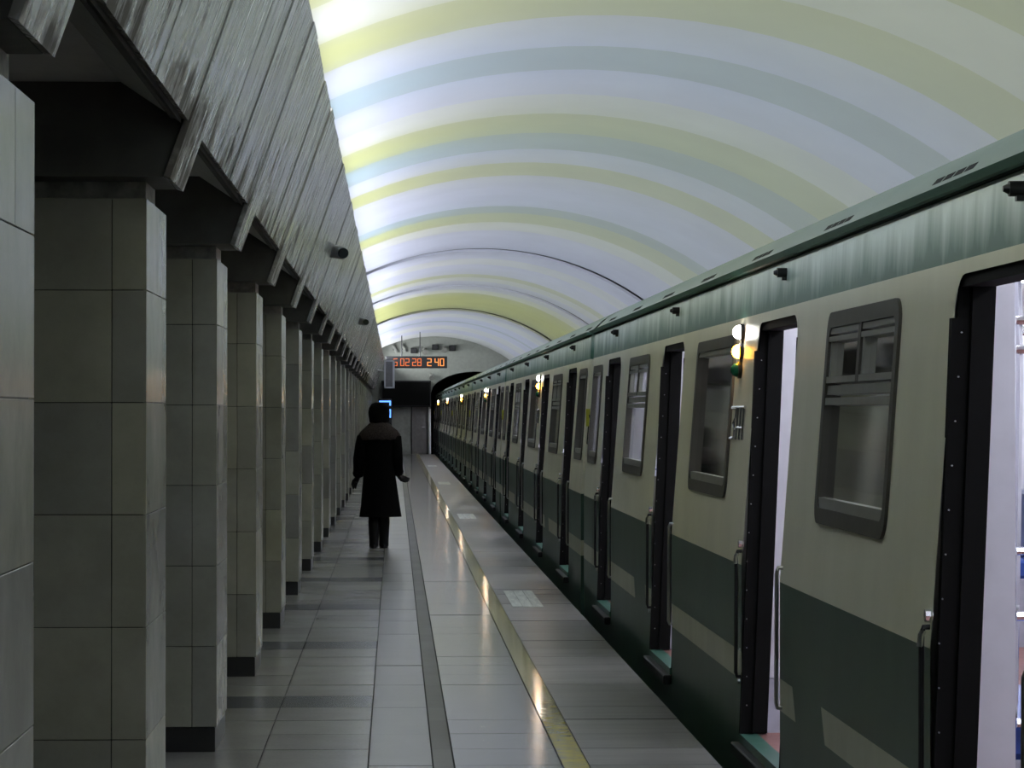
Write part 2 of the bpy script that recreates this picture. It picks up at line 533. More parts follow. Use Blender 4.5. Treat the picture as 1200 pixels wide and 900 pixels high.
# ------------------------------------------------------------------ setting: hall bays, beams, fascia
NP = 26
def fx(z): return -.74 + .355 * (z - 2.35)
FAS_TOP = 3.373
BEAM_OFF, BEAM_W = -.14, .55
ceil2 = MB()
ceil2.box(-4.3, -.886, Y_NEAR, Y_END, 2.66, 2.76)
ceil2.hexa([(-.90, Y_NEAR, 2.66), (fx(2.53) - .03, Y_NEAR, 2.53), (fx(2.53) - .03, Y_END, 2.53), (-.90, Y_END, 2.66),
            (-.90, Y_NEAR, 2.76), (fx(2.76) - .03, Y_NEAR, 2.76), (fx(2.76) - .03, Y_END, 2.76), (-.90, Y_END, 2.76)])
ceil2 = ceil2.build('ceiling_hall', M['bay'], fix=False)
tag(ceil2, 'low grey ceiling over the pillar bays', kind='structure')
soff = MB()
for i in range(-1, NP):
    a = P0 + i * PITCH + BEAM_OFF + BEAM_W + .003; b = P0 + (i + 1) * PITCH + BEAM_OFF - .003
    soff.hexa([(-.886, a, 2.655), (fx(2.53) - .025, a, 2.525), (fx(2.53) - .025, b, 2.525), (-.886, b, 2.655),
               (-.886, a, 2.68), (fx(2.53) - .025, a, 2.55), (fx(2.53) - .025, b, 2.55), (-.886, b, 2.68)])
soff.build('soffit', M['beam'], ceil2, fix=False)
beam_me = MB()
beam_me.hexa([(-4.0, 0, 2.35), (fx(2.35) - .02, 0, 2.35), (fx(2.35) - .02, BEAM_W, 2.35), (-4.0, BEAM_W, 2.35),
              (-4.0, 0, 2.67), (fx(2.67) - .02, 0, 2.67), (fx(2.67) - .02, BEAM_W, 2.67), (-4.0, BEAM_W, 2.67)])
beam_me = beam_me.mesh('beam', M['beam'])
neck_me = MB().box(-1.55, PIL_X - .01, .08, .44, 2.28, 2.352).mesh('pillar_neck', M['concrete'])
# fascia: a backing shell (trim_1) that carries its sheets
tb = MB()
tb.hexa([(fx(2.53) - .06, Y_NEAR, 2.54), (fx(2.53) - .02, Y_NEAR, 2.54), (fx(2.53) - .02, Y_END, 2.54), (fx(2.53) - .06, Y_END, 2.54),
         (fx(FAS_TOP) - .06, Y_NEAR, FAS_TOP - .01), (fx(FAS_TOP) - .02, Y_NEAR, FAS_TOP - .01), (fx(FAS_TOP) - .02, Y_END, FAS_TOP - .01), (fx(FAS_TOP) - .06, Y_END, FAS_TOP - .01)])
tb.box(-2.0, -.6, Y_NEAR, Y_END, 3.02, 3.12)
tb.box(-2.0, -1.9, Y_NEAR, Y_END, 2.7, 3.4)
trim = tb.build('trim_1', M['beam'], fix=False)
tag(trim, 'sloping fascia of streaked metal sheets above the pillars', kind='structure')
def sheet(y0, y1, zb, out, tilt):
    d = .355
    zt = FAS_TOP
    k = out
    def P(y, z, o): return (fx(z) + o, y, z - o * d)
    return MB().hexa([P(y0, zb, -.015), P(y0, zb, k), P(y1, zb, k + tilt), P(y1, zb, -.015),
                      P(y0, zt, -.015), P(y0, zt, k), P(y1, zt, k + tilt), P(y1, zt, -.015)])
for i in range(-1, NP):
    p = P0 + i * PITCH
    s0, s1 = p + BEAM_OFF, p + BEAM_OFF + BEAM_W
    sheet(s0 - .02, s1, 2.345, .006, random.uniform(-.002, .002)).build('fascia_strip', M['fascia'], trim)
    nsub = random.choice([4, 5, 5])
    cuts = [s1]
    for k in range(1, nsub):
        cuts.append(s1 + (PITCH - BEAM_W) * (k + random.uniform(-.22, .22)) / nsub)
    cuts.append(p + PITCH + BEAM_OFF - .02)
    for a, b in zip(cuts[:-1], cuts[1:]):
        sheet(a + .002, b - random.choice([.002, .002, .006, .012]), 2.53, random.uniform(-.002, .002), random.uniform(-.004, .004)).build('fascia_sheet', M['fascia'], trim)
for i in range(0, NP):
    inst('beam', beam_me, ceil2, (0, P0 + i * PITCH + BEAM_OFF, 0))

# ------------------------------------------------------------------ pillars
PW, PD = .80, .80
ROWZ = [.115, .489, .862, 1.236, 1.609, 1.983, 2.29]
core_me = MB().box(PIL_X - PW + .012, PIL_X - .012, .012, PD - .012, 0, 2.285).mesh('pillar_core', M['joint'])
plinth_me = MB().box(PIL_X - PW + .008, PIL_X - .008, .008, PD - .008, 0, .112).mesh('plinth', M['plinth'])
XS = [PIL_X, PIL_X - .115, PIL_X - PW + .115, PIL_X - PW]
g = .0014
tile_sets = []
for r in range(6):
    z0, z1 = ROWZ[r] + g, ROWZ[r + 1] - g
    for c in range(3):
        xa, xb = XS[c + 1] + (g if c < 2 else 0), XS[c] - (g if c > 0 else 0)
        tile_sets.append(MB().box(xa, xb, 0, .015, z0, z1).mesh('marble_tile', M['marble'], bevel=.0015))
    if r == 5:
        tile_sets.append(MB().box(PIL_X - .015, PIL_X, .016, .47, z0, z1).mesh('marble_tile', M['marble'], bevel=.0015))
        tile_sets.append(MB().box(PIL_X - .015, PIL_X, .475, PD - .016, z0, z1).mesh('marble_tile', M['marble'], bevel=.0015))
    else:
        tile_sets.append(MB().box(PIL_X - .015, PIL_X, .016, PD - .016, z0, z1).mesh('marble_tile', M['marble'], bevel=.0015))
    tile_sets.append(MB().box(PIL_X - PW, PIL_X - PW + .015, .016, PD - .016, z0, z1).mesh('marble_tile', M['marble'], bevel=.0015))
    tile_sets.append(MB().box(PIL_X - PW, PIL_X, PD - .015, PD, z0, z1).mesh('marble_tile', M['marble'], bevel=.0015))
ORD = ['first', 'second', 'third', 'fourth', 'fifth', 'sixth', 'seventh', 'eighth', 'ninth', 'tenth', 'eleventh', 'twelfth']
for i in range(NP):
    root = empty('marble_pillar', (0, P0 + i * PITCH, 0))
    if i == 0: lab = 'grey marble pillar cut off by the left edge, nearest of the row'
    elif i < 12: lab = ORD[i] + ' grey marble pillar of the row, counted from the left edge'
    else: lab = 'small far grey marble pillar near the end of the row'
    tag(root, lab, 'pillar', 'marble pillars along the platform')
    inst('pillar_core', core_me, root)
    inst('plinth', plinth_me, root)
    inst('pillar_neck', neck_me, root)
    for me in tile_sets:
        inst('marble_tile', me, root)

# ------------------------------------------------------------------ cove lamps hidden behind the fascia
TC = {W: (.92, .95, .98), L: (.84, .89, 1.0), Yw: (.78, .82, .42), B: (.66, .84, 1.0)}
tube_mats = {k: emit('tube_' + k, v, TUBE_POWER) for k, v in TC.items()}
for a, b, c in bands:
    if c == D or b < -4: continue
    root = empty('cove_lamp', (-.60, a, 3.12))
    tag(root, 'long wash lamp standing in the cove behind the metal fascia', 'lamp', 'cove lamps')
    ln = (b - a)
    t = math.radians(-4)
    ca, sa = math.cos(t), math.sin(t)
    def H(u, w): return (u * ca - w * sa, .345 + u * sa + w * ca)
    q = [H(-.07, -.075), H(.0, -.075), H(.0, .075), H(-.07, .075)]
    MB().hexa([(q[0][0], .03, q[0][1]), (q[1][0], .03, q[1][1]), (q[2][0], .03, q[2][1]), (q[3][0], .03, q[3][1]),
               (q[0][0], ln - .03, q[0][1]), (q[1][0], ln - .03, q[1][1]), (q[2][0], ln - .03, q[2][1]), (q[3][0], ln - .03, q[3][1])]).build('housing', M['white'], root)
    q = [H(.004, -.06), H(.004, .06)]
    MB().quad((q[0][0], .05, q[0][1]), (q[0][0], ln - .05, q[0][1]), (q[1][0], ln - .05, q[1][1]), (q[1][0], .05, q[1][1])).build('diffuser', tube_mats[c], root, fix=False)
    for yy in (.1, ln - .13):
        MB().box(-.05, -.02, yy, yy + .03, 0, .31).build('leg', M['white'], root)
    # short legs down to the trough
# ------------------------------------------------------------------ train
X0 = 1.63
def off(z):
    if z <= .86: return 0.0
    if z <= 1.91: return .078 * (z - .86) / 1.05
    return .078 + (z - 1.91) * .05
def P(y, z, out=0.0): return (X0 + off(z) - out, y, z)
XC = X0 + 1.35
DOOR_TOP, WIN_Z0, WIN_Z1 = 1.994, 1.145, 1.965
FLOOR_Z = .06
WINS = [(MIDS[0] - .79, MIDS[0] + .79, 'vent'), (MIDS[1] - .88, MIDS[1] + .88, 'plain'), (MIDS[2] - .79, MIDS[2] + .79, 'vent'),
        (.22, 1.2, 'narrow'), (CAR_LEN - 1.2, CAR_LEN - .22, 'narrow')]
INS = .035

def side_shell(mb, mirror=False):
    ys = {0, CAR_LEN}
    holes = []
    for a, b in zip(DOOR_NEAR, DOOR_FAR):
        if not mirror:
            holes.append((a, b, FLOOR_Z - .05, DOOR_TOP))
    for a, b, k in WINS:
        holes.append((a + INS, b - INS, WIN_Z0 + INS, WIN_Z1 - INS))
    zs = {-.45, .86, 1.91, 2.04, 2.245}
    for a, b, c, d in holes:
        ys |= {a, b}; zs |= {c, d}
    ys = sorted(ys); zs = sorted(zs)
    for ya, yb in zip(ys[:-1], ys[1:]):
        for za, zb in zip(zs[:-1], zs[1:]):
            ym, zm = (ya + yb) / 2, (za + zb) / 2
            if any(a < ym < b and c < zm < d for a, b, c, d in holes): continue
            q = [P(ya, za), P(yb, za), P(yb, zb), P(ya, zb)]
            if mirror: q = [(2 * XC - x, y, z) for x, y, z in q]
            mb.quad(*q)
    if not mirror:   # rounded upper corners of the door openings
        r = .13
        for a, b in zip(DOOR_NEAR, DOOR_FAR):
            for (yc, s) in ((a, 1), (b, -1)):
                cor = P(yc, DOOR_TOP)
                prev = None
                for k in range(7):
                    t = math.pi / 2 * k / 6
                    q = P(yc + s * (r - r * math.cos(t)), DOOR_TOP - r + r * math.sin(t))
                    if prev: mb.add([cor, prev, q], [(0, 1, 2)])
                    prev = q

def rrect(y0, y1, z0, z1, r, n=5):
    pts = []
    for cy, cz, a0 in ((y1 - r, z1 - r, 0), (y0 + r, z1 - r, 90), (y0 + r, z0 + r, 180), (y1 - r, z0 + r, 270)):
        for k in range(n + 1):
            a = math.radians(a0 + 90 * k / n)
            pts.append((cy + r * math.cos(a), cz + r * math.sin(a)))
    return pts

def ring_frame(mb, y0, y1, z0, z1, w, r, o0, o1):
    out = rrect(y0, y1, z0, z1, r); inn = rrect(y0 + w, y1 - w, z0 + w, z1 - w, max(.01, r - w * .6))
    n = len(out)
    vs = [P(y, z, o1) for y, z in out] + [P(y, z, o1) for y, z in inn] + [P(y, z, o0) for y, z in out] + [P(y, z, o0) for y, z in inn]
    fs = []
    for k in range(n):
        j = (k + 1) % n
        fs += [(k, j, n + j, n + k), (2 * n + k, 2 * n + j, j, k), (n + k, n + j, 3 * n + j, 3 * n + k)]
    mb.add(vs, fs)

def bar(mb, y0, y1, z0, z1, o0, o1):
    mb.hexa([P(y0, z0, o1), P(y0, z0, o0), P(y1, z0, o0), P(y1, z0, o1), P(y0, z1, o1), P(y0, z1, o0), P(y1, z1, o0), P(y1, z1, o1)])

def make_car():
    root = empty('metro_car')
    # body: both sides, the two end faces
    mb = MB(); side_shell(mb)
    prof = [(0, -.45), (0, .86), (off(1.91), 1.91), (off(2.245), 2.245), (.35, 2.45), (.8, 2.56), (1.35, 2.6)]
    prof += [(2.7 - x, z) for x, z in reversed(prof[:-1])]
    for y in (0, CAR_LEN):
        mb.add([(X0 + x, y, z) for x, z in prof], [tuple(range(len(prof)))])
    me = bpy.data.meshes.new('body'); me.from_pydata(mb.v, [], mb.f); me.materials.append(M['body'])
    inst('body', me, root)
    mb = MB(); side_shell(mb, True)
    inst('far_side', mb.mesh('far_side', M['body'], fix=False), root)
    # interior lining
    li = MB()
    wins = [(a + INS, b - INS) for a, b, k in WINS]
    ys = sorted({.05, CAR_LEN - .05} | {q for w in wins for q in w} | set(DOOR_NEAR) | set(DOOR_FAR))
    for ya, yb in zip(ys[:-1], ys[1:]):
        ym = (ya + yb) / 2
        door = any(a < ym < b for a, b in zip(DOOR_NEAR, DOOR_FAR))
        win = any(a < ym < b for a, b in wins)
        segs = [(FLOOR_Z, WIN_Z0), (WIN_Z1, 2.2)] if win else [(FLOOR_Z, 2.2)]
        for za, zb in segs:
            if not door:
                li.quad((X0 + .12, ya, za), (X0 + .12, yb, za), (X0 + .12, yb, zb), (X0 + .12, ya, zb))
            li.quad((X0 + 2.58, ya, za), (X0 + 2.58, yb, za), (X0 + 2.58, yb, zb), (X0 + 2.58, ya, zb))
        if door:
            li.quad((X0 + .12, ya, 2.0), (X0 + .12, yb, 2.0), (X0 + .12, yb, 2.2), (X0 + .12, ya, 2.2))
    for y in (.06, CAR_LEN - .06):
        li.quad((X0 + .12, y, FLOOR_Z), (X0 + 2.58, y, FLOOR_Z), (X0 + 2.58, y, 2.3), (X0 + .12, y, 2.3))
    li.build('wall_lining', M['interior'], root, fix=False)
    cl = MB()
    cp = [(.10, 2.18), (.5, 2.36), (1.35, 2.42), (2.2, 2.36), (2.6, 2.18)]
    for (xa, za), (xb, zb) in zip(cp[:-1], cp[1:]):
        cl.quad((X0 + xa, .05, za), (X0 + xb, .05, zb), (X0 + xb, CAR_LEN - .05, zb), (X0 + xa, CAR_LEN - .05, za))
    cl.build('ceiling_lining', M['white'], root, smooth=True)
    lm = MB().box(-.07, .07, 0, 1.3, 2.33, 2.37).mesh('ceiling_light', M['carlamp'])
    for k in range(9):
        y = .7 + k * 1.95
        for x in (.75, 1.95):
            inst('ceiling_light', lm, root, (X0 + x, y, 0))
    MB().box(X0 + .02, X0 + 2.68, .02, CAR_LEN - .02, -.06, FLOOR_Z).build('car_floor', M['interior_floor'], root)
    MB().box(X0 + .12, X0 + 2.55, .3, CAR_LEN - .3, -.9, -.46).build('underframe', M['blackmetal'], root)
    # roof
    rp = [(.085, 2.245), (.10, 2.29), (.2, 2.385), (.35, 2.47), (.6, 2.55), (.95, 2.6), (1.35, 2.62)]
    rp = rp + [(2.7 - x, z) for x, z in reversed(rp[:-1])]
    rf = MB()
    for (xa, za), (xb, zb) in zip(rp[:-1], rp[1:]):
        rf.quad((X0 + xa, -.02, za), (X0 + xb, -.02, zb), (X0 + xb, CAR_LEN + .02, zb), (X0 + xa, CAR_LEN + .02, za))
    roof = rf.build('roof', M['roof'], root, smooth=True)
    MB().hexa([(X0 + .06, -.03, 2.253), (X0 + .12, -.03, 2.253), (X0 + .12, CAR_LEN + .03, 2.253), (X0 + .06, CAR_LEN + .03, 2.253),
               (X0 + .045, -.03, 2.274), (X0 + .12, -.03, 2.274), (X0 + .12, CAR_LEN + .03, 2.274), (X0 + .045, CAR_LEN + .03, 2.274)]).build('gutter', M['gutter'], root)
    # air intake slots in the roof flank
    sl = MB()
    def RP(z, o): return .10 + (z - 2.29) * 1.0526 - o
    sl.hexa([(RP(2.322, .002), 0, 2.322), (RP(2.322, -.01), 0, 2.322), (RP(2.322, -.01), .135, 2.322), (RP(2.322, .002), .135, 2.322),
             (RP(2.345, .002), .03, 2.345), (RP(2.345, -.01), .03, 2.345), (RP(2.345, -.01), .165, 2.345), (RP(2.345, .002), .165, 2.345)])
    slot = sl.mesh('roof_vent_slot', M['black'])
    for k in range(8):
        for j in range(4):
            inst('roof_vent_slot', slot, roof, (X0, .70 + k * 2.34 + j * .172, 0))
    # door lock hooks below the gutter
    hk = MB()
    hk.tube([(.08, 0, 0), (.02, 0, 0)], .022, 10)
    hk.tube([(.02, 0, 0), (.004, 0, 0)], [.016, .008], 10)
    hk.box(.04, .08, -.012, .012, -.034, -.018)
    hk = hk.mesh('lifting_lug', M['blackmetal'], smooth=True)
    for d in DOOR_FAR:
        inst('lifting_lug', hk, root, (X0 + .03, d - .88, 2.19))
    # windows
    for a, b, k in WINS:
        f = MB(); ring_frame(f, a, b, WIN_Z0, WIN_Z1, .06, .085, -.03, .012)
        w = f.build('window', M['windowrubber'], root, smooth=True)
        rv = MB()
        for (q0, q1) in (((a + .05, WIN_Z0 + .05), (b - .05, WIN_Z0 + .05)), ((a + .05, WIN_Z1 - .05), (b - .05, WIN_Z1 - .05)),
                         ((a + .05, WIN_Z0 + .05), (a + .05, WIN_Z1 - .05)), ((b - .05, WIN_Z0 + .05), (b - .05, WIN_Z1 - .05))):
            e0, e1 = P(q0[0], q0[1], -.024), P(q1[0], q1[1], -.024)
            rv.quad(e0, e1, (X0 + .125, e1[1], e1[2]), (X0 + .125, e0[1], e0[2]))
        rv.build('reveal', M['interior'], w, fix=False)
        pz = MB(); pz.quad(P(a + .05, WIN_Z0 + .05, -.02), P(b - .05, WIN_Z0 + .05, -.02), P(b - .05, WIN_Z1 - .05, -.02), P(a + .05, WIN_Z1 - .05, -.02))
        pz.build('pane', M['glass'], w)
        sf = MB(); bar(sf, a + .06, b - .06, WIN_Z0 + .055, WIN_Z0 + .10, -.02, .006); sf.build('sill_bar', M['alu'], w)
        if k == 'vent':
            zr = WIN_Z0 + .56 * (WIN_Z1 - WIN_Z0)
            for z0_, z1_, o in ((zr, zr + .028, .008), (zr + .04, zr + .075, .002), (zr + .085, zr + .11, .01), (WIN_Z1 - .085, WIN_Z1 - .062, .006), (WIN_Z1 - .115, WIN_Z1 - .095, .01)):
                s = MB(); bar(s, a + .055, b - .055, z0_, z1_, -.022, o); s.build('vent_rail', M['alu'], w)
            m = (a + b) / 2
            s = MB(); bar(s, m - .028, m + .028, zr + .085, WIN_Z1 - .06, -.022, .012); s.build('vent_mullion', M['windowrubber'], w)
            for q in (a + .075, b - .11, m - .07, m + .035):
                s = MB(); bar(s, q, q + .03, zr + .11, WIN_Z1 - .11, -.02, .004); s.build('vent_stile', M['alu'], w)
        else:
            s = MB(); bar(s, a + .06, b - .06, WIN_Z1 - .085, WIN_Z1 - .06, -.02, .006); s.build('head_bar', M['alu'], w)
    # doorways
    for di, (a, b) in enumerate(zip(DOOR_NEAR, DOOR_FAR)):
        j = MB()
        bar(j, b - .03, b + .012, FLOOR_Z, DOOR_TOP - .13, -.052, .012)
        bar(j, a - .004, a + .006, FLOOR_Z, DOOR_TOP - .1, -.052, .004)
        bar(j, a, b, DOOR_TOP - .035, DOOR_TOP + .02, -.11, -.012)
        bar(j, b - .02, b + .004, DOOR_TOP - .14, DOOR_TOP, -.06, -.008)
        fr = j.build('door_frame', M['black'], root)
        rv = MB()
        for k in range(13):
            z = .2 + k * .135
            c = P(b - .032, z, -.02)
            rv.tube([(c[0], c[1] + .004, c[2]), (c[0], c[1] - .004, c[2])], .0028, 6)
        rv.build('rivets', M['steel'], fr, fix=False)['kind'] = 'stuff'
        for (yy, s) in ((b, -1), (a, 1)):
            lf = MB()
            ya, yb = sorted((yy - s * .02, yy + s * .045))
            bar(lf, ya, yb, FLOOR_Z + .01, DOOR_TOP - .02, -.115, -.045)
            lf.build('door_leaf_edge', M['black'], fr)
        # step and sill
        st = MB(); st.box(X0 - .05, X0 - .005, a - .02, b + .02, -.03, .025); st.build('door_step', M['blackmetal'], root, bevel=.006)
        sp = MB(); sp.box(X0 - .012, X0 + .07, a, b, .026, .066); sp.build('sill_plate', M['sill'], root)
        # white vestibule screens at both jambs
        for (yy, s) in ((b, 1), (a, -1)):
            sc = MB(); ya, yb = sorted((yy + s * .06, yy + s * .09))
            sc.box(X0 + .10, X0 + .275, ya, yb, .32, 2.1); v = sc.build('vestibule_screen', M['interior'], root)
            kp = MB(); kp.box(X0 + .10, X0 + .275, ya - .003, yb + .003, FLOOR_Z, .315); kp.build('kick_plate', M['kick'], v)
            po = MB(); po.tube([(X0 + .6, yy + s * .07, FLOOR_Z), (X0 + .6, yy + s * .07, .9), (X0 + .55, yy + s * .07, 1.7), (X0 + .4, yy + s * .07, 2.1), (X0 + .3, yy + s * .07, 2.24)], .017, 8)
            po.tube([(X0 + .28, yy + s * .07, .95), (X0 + .6, yy + s * .07, .95)], .015, 8)
            po.tube([(X0 + .28, yy + s * .07, .62), (X0 + .6, yy + s * .07, .62)], .015, 8)
            for zz in (1.15, 1.77, 1.86):
                po.tube([(X0 + .28, yy + s * .07, zz), (X0 + .56, yy + s * .07, zz)], .013, 8)
            po.tube([(X0 + .29, yy + s * .16, .6), (X0 + .31, yy + s * .16, 1.7), (X0 + .30, yy + s * .16, 2.24)], .014, 8)
            po.build('grab_pole', M['chrome'], root, smooth=True)
        # outside grab handles
        for (yy, s) in ((b + .03, 1), (a - .06, -1)):
            h = MB()
            p = lambda z, o: P(yy, z, o)
            h.tube([p(.92, -.005), p(.92, .018), p(.90, .024), p(.35, .024), p(.33, .018), p(.33, -.005)], .009, 8)
            hd = h.build('grab_handle', M['blackmetal'] if s > 0 else M['steel'], root, smooth=True)
            if s > 0:
                MB().tube([p(.955, -.005), p(.955, .018)], .02, 8).build('handle_mount', M['chrome'], hd, smooth=True)
                MB().tube([p(.91, .018), p(.895, .025), p(.86, .025)], .0105, 8).build('handle_clamp', M['chrome'], hd, smooth=True)
                MB().tube([p(.31, -.005), p(.31, .016)], .014, 8).build('handle_mount', M['steel'], hd, smooth=True)
    # marker lights: white, amber, green
    yl = 8.27
    lr = MB()
    bar(lr, yl - .006, yl + .012, 1.75, 2.0, -.004, .01)
    sig = lr.build('marker_light', M['blackmetal'], root)
    for z, mk_ in ((1.968, 'lamp_white'), (1.873, 'lamp_amber'), (1.782, 'lamp_green')):
        hs = MB(); c = P(yl, z, .0)
        hs.tube([(c[0] + .0, c[1], c[2]), (c[0] - .02, c[1], c[2])], .042, 14)
        hs.build('lamp_housing', M['blackmetal'], sig, smooth=True)
        ln = MB()
        ln.tube([(c[0] - .02 - .035 * math.sin(t), c[1], c[2]) for t in (0, .4, .8, 1.2, 1.5)], [.036 * math.cos(t) for t in (0, .4, .8, 1.2, 1.5)], 14)
        ln.build('lamp_lens', M[mk_], sig, smooth=True)
    # chrome emblem
    e = MB(); yc, zc = 8.22, 1.52
    def stroke(y0, z0, y1, z1, w=.012):
        a_, b_ = P(yc - y0 * 1.9, zc + z0, .006), P(yc - y1 * 1.9, zc + z1, .006)
        e.tube([a_, b_], w, 6)
    for s in (((-.13, .075), (-.04, .075)), ((-.04, .075), (-.04, .03)), ((-.04, .03), (-.09, .0)), ((-.09, 0), (-.05, -.03)), ((-.05, -.03), (-.06, -.07)), ((-.06, -.07), (-.14, -.075)),
              ((.0, .078), (.0, -.078)), ((.06, .078), (.06, -.078)), ((.12, .078), (.12, -.078)), ((.0, -.02), (.12, -.02)), ((-.13, .08), (.13, .08))):
        stroke(*s[0], *s[1], .008)
    e.build('emblem', M['chrome'], root)
    # seats and rails inside
    spans = [(DOOR_FAR[i] + .12, DOOR_NEAR[i + 1] - .12) for i in range(3)] + [(.15, DOOR_NEAR[0] - .15), (DOOR_FAR[3] + .15, CAR_LEN - .15)]
    for a, b in spans:
        for xs, s in ((X0 + .13, 1), (X0 + 2.57, -1)):
            if b - a < .6: continue
            x1 = xs + s * .45
            mb = MB(); mb.box(min(xs, x1), max(xs, x1), a, b, .5, .62)
            sb = mb.build('bench_seat', M['seatblue'], root, bevel=.02)
            x2 = xs + s * .10
            mb = MB(); mb.box(min(xs, x2), max(xs, x2), a, b, .64, 1.06); mb.build('bench_back', M['seatback'], sb, bevel=.02)
            x3 = xs + s * .38
            mb = MB(); mb.box(min(xs, x3), max(xs, x3), a, b, FLOOR_Z, .5); mb.build('bench_base', M['kick'], sb)
            mb = MB()
            mb.tube([(xs + s * .42, a - .02, 1.86), (xs + s * .42, b + .02, 1.86)], .017, 8)
            for yy in (a, (a + b) / 2, b):
                mb.tube([(xs + s * .42, yy, 1.86), (xs + s * .35, yy, 2.24)], .012, 6)
            mb.build('ceiling_rail', M['chrome'], root, smooth=True)
    # end gear seen in the gap
    c = MB(); c.tube([(X0 + .06, CAR_LEN + .0, 1.55), (X0 + .05, CAR_LEN + .12, 1.3), (X0 + .06, CAR_LEN + .2, 1.32), (X0 + .09, CAR_LEN + .3, 1.5)], .018, 8)
    c.build('jumper_cable', M['black'], root, smooth=True)
    c = MB(); c.box(X0 + .02, X0 + .10, CAR_LEN, CAR_LEN + .02, 1.45, 1.6); c.build('end_tag', M['yellowmark'], root)
    # hose and wheels
    for yb in (2.6, CAR_LEN - 2.6):
        for dy in (-1.05, 1.05):
            for xx in (.52, 2.1):
                w = MB(); w.tube([(X0 + xx, yb + dy, -.68), (X0 + xx + .1, yb + dy, -.68)], .4, 20)
                w.build('wheel', M['blackmetal'], root, smooth=True)
    return root
Y_CAR0 = 5.49
car = make_car()
car_labels = ['nearest cream and green metro car, its open door at the right edge',
              'second cream and green metro car, coupled behind the nearest one',
              'third cream and green metro car from the right edge',
              'fourth cream and green metro car, far down the platform',
              'fifth metro car, the farthest one beside the platform end',
              'last metro car, standing in the dark tunnel mouth']
for i in range(6):
    c = car if i == 0 else copy_tree(car)
    c.location = (0, Y_CAR0 + i * CAR_PITCH, 0)
    tag(c, car_labels[i], 'train car', 'cars of the green metro train')

# ------------------------------------------------------------------ surveillance cameras on the fascia
def cctv(y, z, label):
    x = fx(z)
    r = empty('surveillance_camera', (x, y, z))
    tag(r, label, 'camera', 'surveillance cameras on the fascia')
    MB().tube([(-.02, .02, .0), (.03, .02, -.005)], .05, 14).build('mount_plate', M['cctv'], r, smooth=True)
    MB().tube([(.02, .02, -.005), (.07, .01, -.01)], .022, 10).build('bracket', M['cctv'], r, smooth=True)
    b = MB().tube([(.0, .07, .012), (.005, .06, .01), (.085, -.1, -.012), (.09, -.11, -.0135)], [.035, .056, .056, .048], 16).build('camera_body', M['cctv'], r, smooth=True)
    MB().tube([(.088, -.105, -.013), (.103, -.135, -.017)], .043, 14).build('lens', M['lens_black'], b, smooth=True)
cctv(23.9, 2.93, 'grey surveillance camera on the fascia, the larger nearer one')
cctv(42.3, 2.93, 'small far surveillance camera on the fascia')

# ------------------------------------------------------------------ platform end: clock, sign box, doors, fittings
def at(px, py, Y): return ((px - VPX) * Y / F_PX, CAM_H - (py - VPY) * Y / F_PX)
CY = 96.0
x0, zt = at(452, 417.5, CY); x1, zb = at(524, 431.5, CY)
ck = empty('digital_clock', ((x0 + x1) / 2, CY, zb))
tag(ck, 'black digital clock board with orange digits hanging over the platform end', 'clock')
hw = (x1 - x0) / 2; hh = zt - zb
MB().box(-hw, hw, 0, .14, 0, hh).build('clock_case', M['clockcase'], ck, bevel=.01)
MB().tube([(.12, .07, hh), (.12, .07, arc((x0 + x1) / 2 + .1) - zb)], .015, 8).build('hanger', M['blackmetal'], ck)
MB().tube([(-.5, .07, hh), (-.5, .07, arc((x0 + x1) / 2 - .5) - zb)], .015, 8).build('hanger', M['blackmetal'], ck)
SEG = {'0': 'abcdef', '1': 'bc', '2': 'abged', '3': 'abgcd', '4': 'fgbc', '5': 'afgcd', '6': 'afgedc', '7': 'abc', '8': 'abcdefg', '9': 'abfgcd'}
def digit(ch, px, w_px, mat):
    xa = (px - VPX) * CY / F_PX - (x0 + x1) / 2; w = w_px * CY / F_PX; h = 8.0 * CY / F_PX
    zc = hh / 2; t = .013
    segs = {'a': (xa, zc + h / 2, xa + w, zc + h / 2), 'g': (xa, zc, xa + w, zc), 'd': (xa, zc - h / 2, xa + w, zc - h / 2),
            'f': (xa, zc, xa, zc + h / 2), 'b': (xa + w, zc, xa + w, zc + h / 2), 'e': (xa, zc - h / 2, xa, zc), 'c': (xa + w, zc - h / 2, xa + w, zc)}
    m = MB()
    for s in SEG[ch]:
        a, b, c, d = segs[s]
        m.box(min(a, c) - t, max(a, c) + t, -.012, .0, min(b, d) - t, max(b, d) + t)
    m.build('digit', mat, ck)
for ch, px, w in (('5', 461.5, 3.8), ('0', 469.5, 3.8), ('2', 475.5, 3.8), ('2', 483.5, 3.8), ('8', 489.5, 3.8)):
    digit(ch, px, w, M['digit'])
for ch, px, w in (('2', 501.0, 4.2), ('4', 509.8, 3.9), ('0', 516.0, 3.9)):
    digit(ch, px, w, M['digit_bright'])
SY = 88.0
xa, zt_ = at(450.2, 422, SY); xb, zb_ = at(462.5, 455, SY)
sg = empty('sign_box', ((xa + xb) / 2, SY, zb_))
tag(sg, 'pale upright box sign with a dark panel hanging beside the clock', 'sign')
w2 = (xb - xa) / 2; h2 = zt_ - zb_
fm = MB(); t = .045
fm.box(-w2, -w2 + t, 0, .1, 0, h2); fm.box(w2 - t * 1.4, w2, 0, .1, 0, h2); fm.box(-w2, w2, 0, .1, 0, t); fm.box(-w2, w2, 0, .1, h2 - t, h2)
fm.build('frame', M['white'], sg, fix=False)
MB().box(-w2 + .01, w2 - .01, .02, .09, .01, h2 - .01).build('panel', M['doorgrey'], sg)
MB().tube([(-w2, .05, h2 * .6), (-w2 - .55, .05, h2 * .72)], .02, 8).build('arm', M['steel'], sg)

